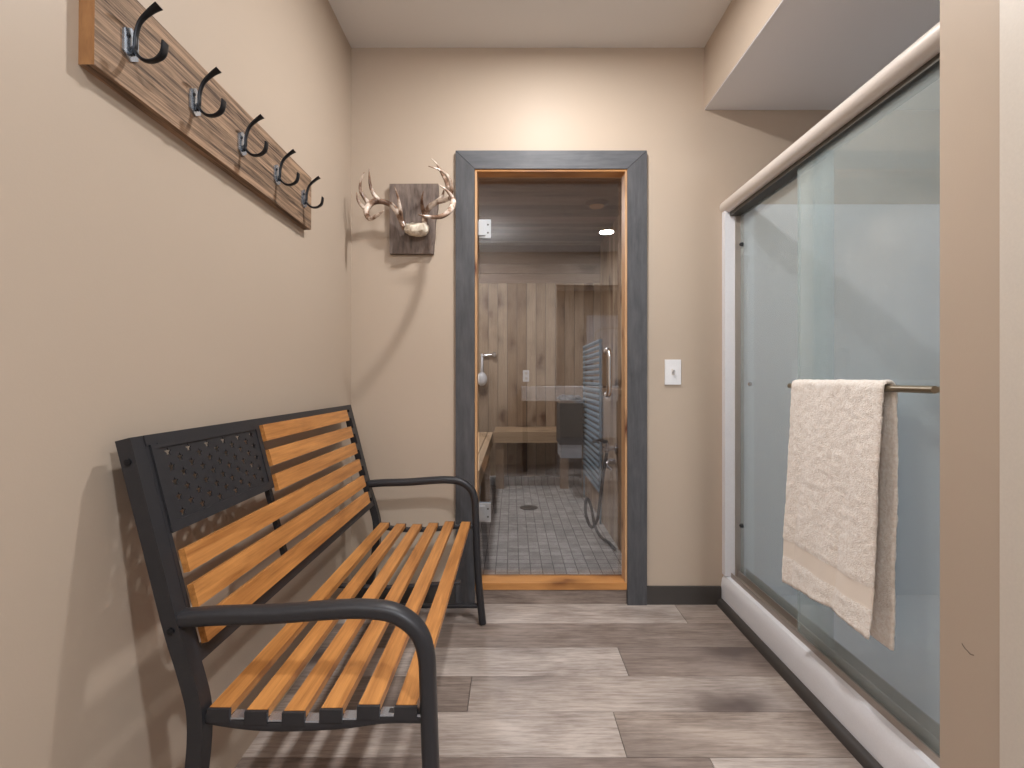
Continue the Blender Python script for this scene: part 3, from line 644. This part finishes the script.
obj('jamb_channel', bx(0.9655, 1.0, YB-0.040, YB-0.023, 0.131, RZ-0.047), M_bronze, sf, bevel=0.002)
obj('side_jamb', bx(0.922, 1.0, cy0+0.001, cy0+0.03, 0.131, RZ-0.047), M_rail, sf, bevel=0.006, seg=3, smooth='auto')
tk = B(); box(tk, 0.944, 1.012, cy0, YB-0.041, 0.1302, 0.134); box(tk, 0.944, 0.9475, cy0, YB-0.041, 0.134, 0.150); box(tk, 0.973, 0.976, cy0, YB-0.041, 0.134, 0.162); box(tk, 1.008, 1.012, cy0, YB-0.041, 0.134, 0.170)
obj('bottom_track', tk, M_bronze, sf)
d1 = thing('shower_door_panel', 'sliding glass shower panel nearest the room carrying the towel bar', 'shower door', (SX, 1.4, 0.14))
obj('glass', bx(SX, SX+0.006, cy0+0.03, 1.70, 0.145, RZ-0.046), M_showerglass, d1)
obj('edge_strip', bx(SX-0.001, SX+0.007, 1.701, 1.705, 0.145, RZ-0.046), M_showerglass, d1)
BX, BZ = 0.900, 0.965
bm = sweep(B(), [(BX, 1.085, BZ), (BX, 1.63, BZ), (BX, 1.652, BZ)], [0.0085, 0.0085, 0.0085], seg=16); 
tb = obj('towel_bar', bm, M_nickel, d1, smooth='auto', label='brushed nickel bar')
for y in (1.10, 1.635):
    bm = B(); cyl(bm, (BX, y, BZ), (SX-0.001, y, BZ), 0.007); lathe(bm, [(0.014, -0.004), (0.014, 0)], (SX-0.001, y, BZ), 'X'); obj('bar_post', bm, M_nickel, tb, smooth='auto')
d2 = thing('shower_door_panel', 'inner sliding glass shower panel beside the white wall jamb', 'shower door', (SX+0.03, 1.9, 0.14))
obj('glass', bx(SX+0.030, SX+0.036, 1.57, YB-0.042, 0.145, RZ-0.046), M_showerglass, d2)
for z in (0.985, 1.56, 0.36):
    obj('bumper', lathe(B(), [(0.003, -0.014), (0.008, -0.010), (0.009, 0)], (SX+0.029, 2.10 if z == 0.985 else 2.175, z if z != 0.985 else 0.965), 'X', 16), M_chrome if z == 0.985 else M_rubber, d2, smooth='auto')

# ---------------------------------------------------------------- towel
tw = thing('bath_towel', 'cream terry bath towel draped over the bar on the shower door', 'towel', (0.9, 1.41, 0.35))
def towel():
    bm = B(); NY = 90; y0, y1 = 1.215, 1.612
    # centre line: front hem -> up -> over the bar -> down -> back hem ; thickness added to both sides
    path = []
    def frontx(z):
        t = (BZ-z)/0.6; return BX-0.0155-0.006*min(1, t*3)-0.018*t*t
    n = 84
    for i in range(n+1):
        z = 0.362+(BZ-0.362)*i/n; path.append((frontx(z), z, 'f'))
    for k in range(1, 12):
        a = PI-PI*k/12; path.append((BX+0.0155*math.cos(a), BZ+0.0155*math.sin(a), 't'))
    for i in range(n+1):
        z = BZ-(BZ-0.335)*i/n; path.append((BX+0.0155+0.012*math.sin(min(1, i/n*1.5)*PI)*0.4, z, 'b'))
    P = [Vector((p[0], 0, p[1])) for p in path]; th = 0.0050
    outer, inner = [], []
    for i, p in enumerate(P):
        t = (P[min(i+1, len(P)-1)]-P[max(i-1, 0)]).normalized(); nn = Vector((-t.z, 0, t.x))
        band = path[i][2] == 'f' and 0.430 < path[i][1] < 0.487
        outer.append((p+nn*(th-(0.0018 if band else 0)), nn, path[i])); inner.append((p-nn*th, -nn, path[i]))
    loop = outer+inner[::-1]; grid = []
    for j in range(NY+1):
        v = j/NY; ring = []
        for q, nn, info in loop:
            z = q.z; drop = max(0, (BZ-z)/0.6)
            yy = y0+(y1-y0)*v
            # gentle narrowing and lean of the hem, soft folds
            yy = yy+(v-0.5)*(-0.012)*drop + 0.004*mnoise.noise(Vector((v*3, z*5, 0)))*drop
            fold = (0.010*math.sin(v*PI*2.2+0.6)+0.004*math.sin(v*PI*5+z*9))*drop if info[2] == 'f' else 0.003*math.sin(v*PI*3)*drop
            x = q.x-abs(fold)*1.0 if info[2] == 'f' else q.x+fold*0.5
            band = info[2] == 'f' and 0.430 < info[1] < 0.487
            r = 0 if band else 0.0013
            f = mnoise.noise(Vector((yy*75, z*75, info[0]*40)))*r+mnoise.noise(Vector((yy*34, z*62, 3)))*r*2.0+mnoise.noise(Vector((yy*200, z*200, 5)))*r*0.7
            # rounded side edges
            e = min(v, 1-v); rd = math.sqrt(max(0.0, 1-(1-min(1, e/0.02))**2)) if e < 0.02 else 1
            c = Vector((x, yy, z))+nn*f
            c = c-nn*th*(1-rd)*0.8
            zz = c.z
            if info[1] < 0.40 and info[2] == 'f': zz += 0.012*math.sin(v*PI*1.5)*(1-(info[1]-0.36)/0.04)
            ring.append(bm.verts.new((c.x, c.y, zz)))
        grid.append(ring)
    L = len(loop)
    for a, b in zip(grid, grid[1:]):
        for k in range(L): bm.faces.new((a[k], a[(k+1) % L], b[(k+1) % L], b[k]))
    H = len(outer)
    for ring in (grid[0], grid[-1]):
        for i in range(H-1): bm.faces.new((ring[i], ring[i+1], ring[L-2-i], ring[L-1-i]))
    return bm
tb_ = towel()
tobj = obj('cloth', tb_, M_terry, tw, smooth=True)
tobj.data.materials.append(M_dobby)
for p in tobj.data.polygons:
    c = p.center; z = c.z+ORG[tw].z; x = c.x+ORG[tw].x
    if 0.432 < z < 0.485 and x < BX-0.02: p.material_index = 1

# ================================================================ LAMPS (fixtures)
def downlight(label, x, y):
    t = thing('recessed_light', label, 'ceiling light', (x, y, ZC-0.001), None)
    obj('trim_ring', lathe(B(), [(0.07, 0), (0.098, 0), (0.098, -0.004), (0.075, -0.012), (0.070, -0.006)], (x, y, ZC-0.001), 'Z', 40), M_trimw, t, smooth='auto')
    obj('lens', lathe(B(), [(0.0, -0.003), (0.069, -0.003), (0.069, -0.006), (0.0, -0.006)], (x, y, ZC-0.001), 'Z', 40), M_lens, t)
downlight('round recessed ceiling light above the hall in front of the door', *LAMPS['main'])
downlight('round recessed ceiling light mirrored in the upper right of the glass door', *LAMPS['second'])
downlight('added round ceiling fill light, unseen, in the room behind the hall', *LAMPS['rear_fill'])  # invented fixture around the added rear room lamp

# ================================================================ behind the camera: mirrored in the door glass, plus an added fill globe
vc = thing('console_table', 'long white console table mirrored as a pale band across the glass door', 'table', (0.65, -0.95, 0))
obj('counter', bx(0.105, 1.25, -1.23, -0.75, 0.75, 0.897), M_bright, vc, bevel=0.004)
for x in (0.12, 1.19):
    for y in (-1.21, -0.81): obj('leg', bx(x, x+0.045, y, y+0.045, 0.0, 0.749), M_cloth, vc)
gl = thing('fill_globe', 'added white globe fill light, unseen, in the hall behind the viewer', 'ceiling light', (-0.45, -0.45, ZC))  # added pendant, unseen, to brighten the soffit underside and hall
obj('canopy', lathe(B(), [(0.0, -0.001), (0.06, -0.001), (0.055, -0.025), (0.0, -0.025)], (-0.45, -0.45, ZC)), M_trimw, gl, smooth='auto')
obj('stem', cyl(B(), (-0.45, -0.45, ZC-0.026), (-0.45, -0.45, 2.305), 0.012), M_trimw, gl, smooth='auto')
bm = B(); bmesh.ops.create_uvsphere(bm, u_segments=32, v_segments=20, radius=0.11); bmesh.ops.translate(bm, verts=bm.verts, vec=(-0.45, -0.45, 2.195)); obj('globe', bm, M_fillglobe, gl, smooth=True)
# arched-panel white door at the far end
dd = thing('door_2', None, None, (1.65, YREAR, 0)); dd['kind'] = 'structure'
bm = bx(1.24, 2.05, YREAR+0.001, YREAR+0.04, 0.0, 2.03); obj('slab', bm, M_white, dd)
mo = B(); arch = [(1.38, 1.0), (1.38, 1.72)]+[(1.645-0.265*math.cos(PI*k/12), 1.72+0.10*math.sin(PI*k/12)) for k in range(1, 12)]+[(1.91, 1.72), (1.91, 1.0)]
sweep(mo, [(x, YREAR+0.045, z) for x, z in arch], 0.012, seg=6)
obj('panel_moulding', mo, M_trimw, dd)
bm = B(); cyl(bm, (1.31, YREAR+0.04, 0.95), (1.31, YREAR+0.10, 0.95), 0.012); lathe(bm, [(0.012, 0), (0.03, 0.015), (0.028, 0.035), (0.01, 0.045)], (1.31, YREAR+0.08, 0.95), 'Y'); obj('knob', bm, M_chrome, dd, smooth='auto')
